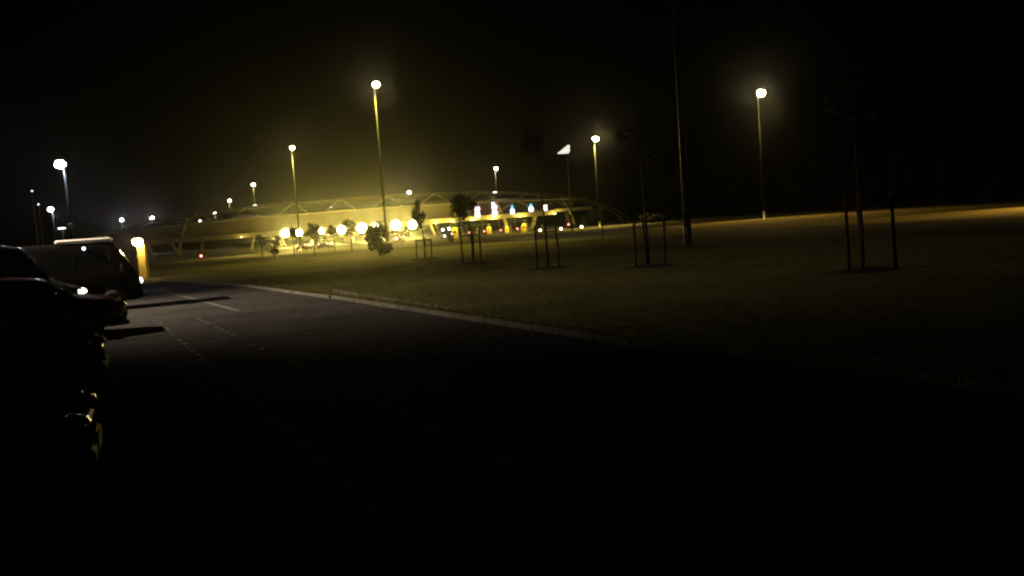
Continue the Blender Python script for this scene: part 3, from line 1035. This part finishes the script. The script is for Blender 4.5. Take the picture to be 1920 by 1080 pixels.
# cars passing the toll lanes with lit tail lamps
TL_ON = emit('tail_on', (1.0, .22, .20), 10)
for (qx, lab, c) in ((571, 'pale car with lit red tail lamps in the leftmost toll lane', (.35, .33, .3)), (611, 'dark car with lit red tail lamps under the third floodlight', (.05, .05, .05))):
    q = G(qx, 478 - (qx - 571) * .08)
    make_vehicle('passing_car', lab, 'car', CAR, paintm('paint_pass_%d' % qx, c), (P(qx, 470, 150).x, 150, 0), PI / 2, 'cars in the toll lanes', tails=TL_ON)

# ------------------------------------------------------------------ yellow pillar with orange lamp
q = P(258.5, 452, 60)
t = thing('wall_pillar', 'yellowish rendered pillar lit by an orange lamp beyond the white van', 'pillar', (q.x + .08, 60.35, 0))
MB().box((0, 0, 1.15), (.52, .5, 2.3), 0, .02).build('shaft', RENDERW, t)
MB().box((0, 0, 2.34), (.62, .6, .08), 0, .02).build('cap', CONC, t)
t2 = thing('pillar_lamp', 'dazzling orange lamp on top of the yellowish pillar', 'lamp', (q.x, 60.0, q.z - .02))
MB().tube([(0.08, .3, -.12), (.08, .1, .25), (0, -.1, .28)], .03, 8).build('bracket', DARKMETAL, t2)
MB().lathe([(.02, .26), (.12, .24), (.2, .18), (.2, .15)], 14, Matrix.Translation((0, -.1, .02))).build('hood', DARKMETAL, t2)
MB().lathe([(.10, .16), (.27, .1), (.32, -.05), (.25, -.22), (.01, -.32)], 14, Matrix.Translation((0, -.1, .02))).build('lens', emit('lens_orange', (1.0, .72, .38), 90), t2)
light('POINT', 'lamp_light', (0, -.75, -.1), 160, ORANGE, t2, .12)

# ------------------------------------------------------------------ trees and shrubs
rt = random.Random(11)


def leaf_cloud(center, rad, n, size, clumps=9, seed=0):
    rr = random.Random(seed)
    mb = MB()
    cs = []
    for _ in range(clumps):
        while True:
            p = Vector((rr.uniform(-1, 1), rr.uniform(-1, 1), rr.uniform(-1, 1)))
            if p.length < 1:
                break
        cs.append((Vector((center[0] + p.x * rad[0] * .75, center[1] + p.y * rad[1] * .75, center[2] + p.z * rad[2] * .78)), rr.uniform(.28, .5)))
    for i in range(n):
        c, k_ = cs[i % clumps]
        p = Vector((rr.gauss(0, 1), rr.gauss(0, 1), rr.gauss(0, 1)))
        p = p.normalized() * (rr.random() ** .4)
        q_ = c + Vector((p.x * rad[0] * k_, p.y * rad[1] * k_, p.z * rad[2] * k_))
        a = Vector((rr.gauss(0, 1), rr.gauss(0, 1), rr.gauss(0, 1))).normalized()
        b = a.cross(Vector((rr.gauss(0, 1), rr.gauss(0, 1), rr.gauss(0, 1)))).normalized()
        s = size * rr.uniform(.6, 1.3)
        mb.add([q_ - a * s, q_ + b * s * .45, q_ + a * s, q_ - b * s * .45], [(0, 1, 2, 3)])
    return mb


SAPG = 'staked saplings on the grass'


def sapling(base, H, crown_c, crown_r, stakes, hs, label, seed, nleaf=1500, bars=True):
    t = thing('staked_sapling', label, 'tree', base, 0, SAPG)
    rr = random.Random(seed)
    MB().tube([(0, 0, 0), (.02, 0, H * .3), (-.02, .02, H * .6), (crown_c[0] * .6, 0, crown_c[2])], [.055, .045, .035, .015], 8).build('trunk', BARK, t)
    br = MB()
    for k_ in range(7):
        z0 = crown_c[2] - crown_r[2] * .8 + k_ * crown_r[2] * .22
        a = k_ * 2.4
        br.tube([(crown_c[0] * .4, 0, z0), (crown_c[0] + math.cos(a) * crown_r[0] * .7, math.sin(a) * crown_r[1] * .7, z0 + crown_r[2] * .5)], [.016, .006], 5)
    br.build('branch', BARK, t)
    leaf_cloud(crown_c, crown_r, nleaf, .075, 12, seed).build('crown', LEAF_D, t)
    for (sx, sy) in stakes:
        MB().tube([(sx, sy, 0), (sx + rr.uniform(-.05, .05), sy + rr.uniform(-.05, .05), hs * rr.uniform(.95, 1.06))], .045, 8).build('stake', WOODM, t)
    if bars:
        for a, b in zip(stakes, stakes[1:] + stakes[:1]):
            MB().tube([(a[0], a[1], hs * .9), (b[0], b[1], hs * .9 + rr.uniform(-.04, .04))], .03, 6).build('crossbar', WOODM, t)
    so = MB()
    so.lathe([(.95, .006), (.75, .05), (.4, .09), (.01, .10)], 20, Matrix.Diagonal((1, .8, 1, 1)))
    so.build('shade_mound', CROWN_SHADE, t)  # dark disc standing in for the crown's shadow on the grass
    return t


def stake_off(px_list, gx, Y):
    return [((p - gx) / F * Y) for p in px_list]


g = G(887, 495)
o_ = stake_off([866, 900], 884, g.y)
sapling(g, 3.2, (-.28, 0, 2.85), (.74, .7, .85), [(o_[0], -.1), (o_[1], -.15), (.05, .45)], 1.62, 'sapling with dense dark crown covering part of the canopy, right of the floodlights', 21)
g = G(797, 486)
o_ = stake_off([780, 808], 795, g.y)
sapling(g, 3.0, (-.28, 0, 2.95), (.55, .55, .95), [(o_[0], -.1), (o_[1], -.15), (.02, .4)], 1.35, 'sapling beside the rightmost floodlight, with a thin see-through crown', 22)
g = G(1027, 504)
o_ = stake_off([1006, 1048], 1026, g.y)
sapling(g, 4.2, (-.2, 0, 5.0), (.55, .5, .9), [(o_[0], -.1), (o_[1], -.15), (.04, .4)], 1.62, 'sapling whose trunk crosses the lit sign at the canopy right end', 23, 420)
g = G(1216, 500)
o_ = stake_off([1190, 1244], 1214, g.y)
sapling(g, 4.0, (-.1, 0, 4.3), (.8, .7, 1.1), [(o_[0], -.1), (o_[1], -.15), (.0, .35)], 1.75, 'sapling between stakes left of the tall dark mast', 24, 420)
g = G(1618, 508)
o_ = stake_off([1590, 1674], 1618, g.y)
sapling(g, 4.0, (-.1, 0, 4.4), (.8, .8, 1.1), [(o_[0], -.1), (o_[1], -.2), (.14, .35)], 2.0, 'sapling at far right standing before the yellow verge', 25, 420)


def shrub(base, h, w, label, seed, name='shrub', m=LEAF_O, n=1800, trunk=.5, leaf=.12, group='shrubs and small trees before the toll lanes'):
    t = thing(name, label, 'shrub' if name == 'shrub' else 'tree', base, 0, group)
    MB().tube([(0, 0, 0), (.03, 0, h * .4), (0, 0, h * .75)], [.07, .05, .02], 8).build('trunk', BARK, t)
    z0 = trunk
    leaf_cloud((0, 0, (h + z0) / 2), (w / 2, w / 2, (h - z0) / 2), n, leaf, 14, seed).build('crown', m, t)
    return t


shrub(G(713, 480), 2.7, 2.7, 'dense dark shrub standing between the floodlights and in front of lanes', 31, n=3200, trunk=.1, leaf=.13)
for i, (qx, qy, hh, w, tr, lab) in enumerate(((492, 484, 2.9, 1.5, 1.2, 'slim tree furthest left before the toll lanes'), (515, 484, 2.1, 1.3, .3, 'low shrub left of the first floodlight'),
                                             (552, 480, 3.4, 1.2, 1.7, 'thin tree between the first two floodlights'), (590, 478, 3.6, 1.6, 1.7, 'small tree between the second and third floodlight'),
                                             (628, 474, 3.2, 1.2, 1.8, 'thin tree left of the fourth floodlight'), (660, 472, 3.8, 1.5, 1.9, 'small tree between the fourth and fifth floodlight'))):
    shrub(G(qx, qy), hh, w, lab, 40 + i, 'small_tree', LEAF_D, 1100, tr, .10)
shrub(P(1110, 425, 190) * Vector((1, 1, 0)) if False else Vector((P(1112, 418, 190).x, 190, 0)), 3.3, 7.5, 'broad olive bush beyond the canopy right end', 51, n=2600, trunk=.1, leaf=.28, group=None)
shrub(Vector((P(1225, 418, 150).x, 150, 0)), 1.7, 5.5, 'low olive bush behind the sapling stakes left of the mast', 52, n=2000, trunk=.05, leaf=.2, group=None)

# the dark wood closing the right side
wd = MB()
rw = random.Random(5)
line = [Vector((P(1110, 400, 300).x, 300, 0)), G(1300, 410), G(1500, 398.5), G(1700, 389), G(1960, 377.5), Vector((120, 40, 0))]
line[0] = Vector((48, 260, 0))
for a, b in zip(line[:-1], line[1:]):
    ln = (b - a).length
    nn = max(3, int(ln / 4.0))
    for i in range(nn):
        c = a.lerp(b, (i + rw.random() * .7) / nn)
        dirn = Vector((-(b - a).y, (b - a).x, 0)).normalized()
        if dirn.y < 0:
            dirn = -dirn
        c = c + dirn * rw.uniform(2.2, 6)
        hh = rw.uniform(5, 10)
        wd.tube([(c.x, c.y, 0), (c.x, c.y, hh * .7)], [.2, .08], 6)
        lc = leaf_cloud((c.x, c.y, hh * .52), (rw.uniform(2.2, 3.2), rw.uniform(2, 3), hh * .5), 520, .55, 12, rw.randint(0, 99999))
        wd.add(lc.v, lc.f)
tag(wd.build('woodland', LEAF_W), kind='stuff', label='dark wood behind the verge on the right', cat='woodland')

# ------------------------------------------------------------------ air
hz = MB()
hz.box((0, 300, 14.5), (900, 900, 31))
hm_ = bpy.data.materials.new('haze')
hm_.use_nodes = True
nt = hm_.node_tree
nt.nodes.clear()
out = nt.nodes.new('ShaderNodeOutputMaterial')
pv = nt.nodes.new('ShaderNodeVolumePrincipled')
pv.inputs['Color'].default_value = (.9, .9, .9, 1)
pv.inputs['Density'].default_value = 0.00022
pv.inputs['Anisotropy'].default_value = 0.966
nt.links.new(pv.outputs['Volume'], out.inputs['Volume'])
ho = hz.build('haze', hm_)
tag(ho, kind='stuff', label='thin night haze glowing round the lamps', cat='haze')

# ------------------------------------------------------------------ night sky and a faint added fill light for the foreground
w = bpy.data.worlds.new('World')
S.world = w
w.use_nodes = True
nt = w.node_tree
bg = nt.nodes['Background']
sky = nt.nodes.new('ShaderNodeTexSky')
sky.sky_type = 'NISHITA'
sky.sun_disc = False
sky.sun_elevation = R(-7)
sky.sun_rotation = R(200)
nt.links.new(sky.outputs['Color'], bg.inputs['Color'])
bg.inputs['Strength'].default_value = 0.05
sun = light('SUN', 'night_fill', (0, 0, 60), 0.01, (.75, .8, 1.0))
sun.data.angle = R(0.5)
sun.rotation_euler = (R(50), 0, R(200))

vs_ = S.view_settings
vs_.view_transform = 'Standard'
vs_.look = 'None'
vs_.exposure = 0
vs_.gamma = 1
S.cycles.use_denoising = True
S.cycles.filter_width = 2.2
S.cycles.max_bounces = 6
S.cycles.volume_bounces = 0
S.cycles.sample_clamp_indirect = 3.0
S.cycles.use_light_tree = True
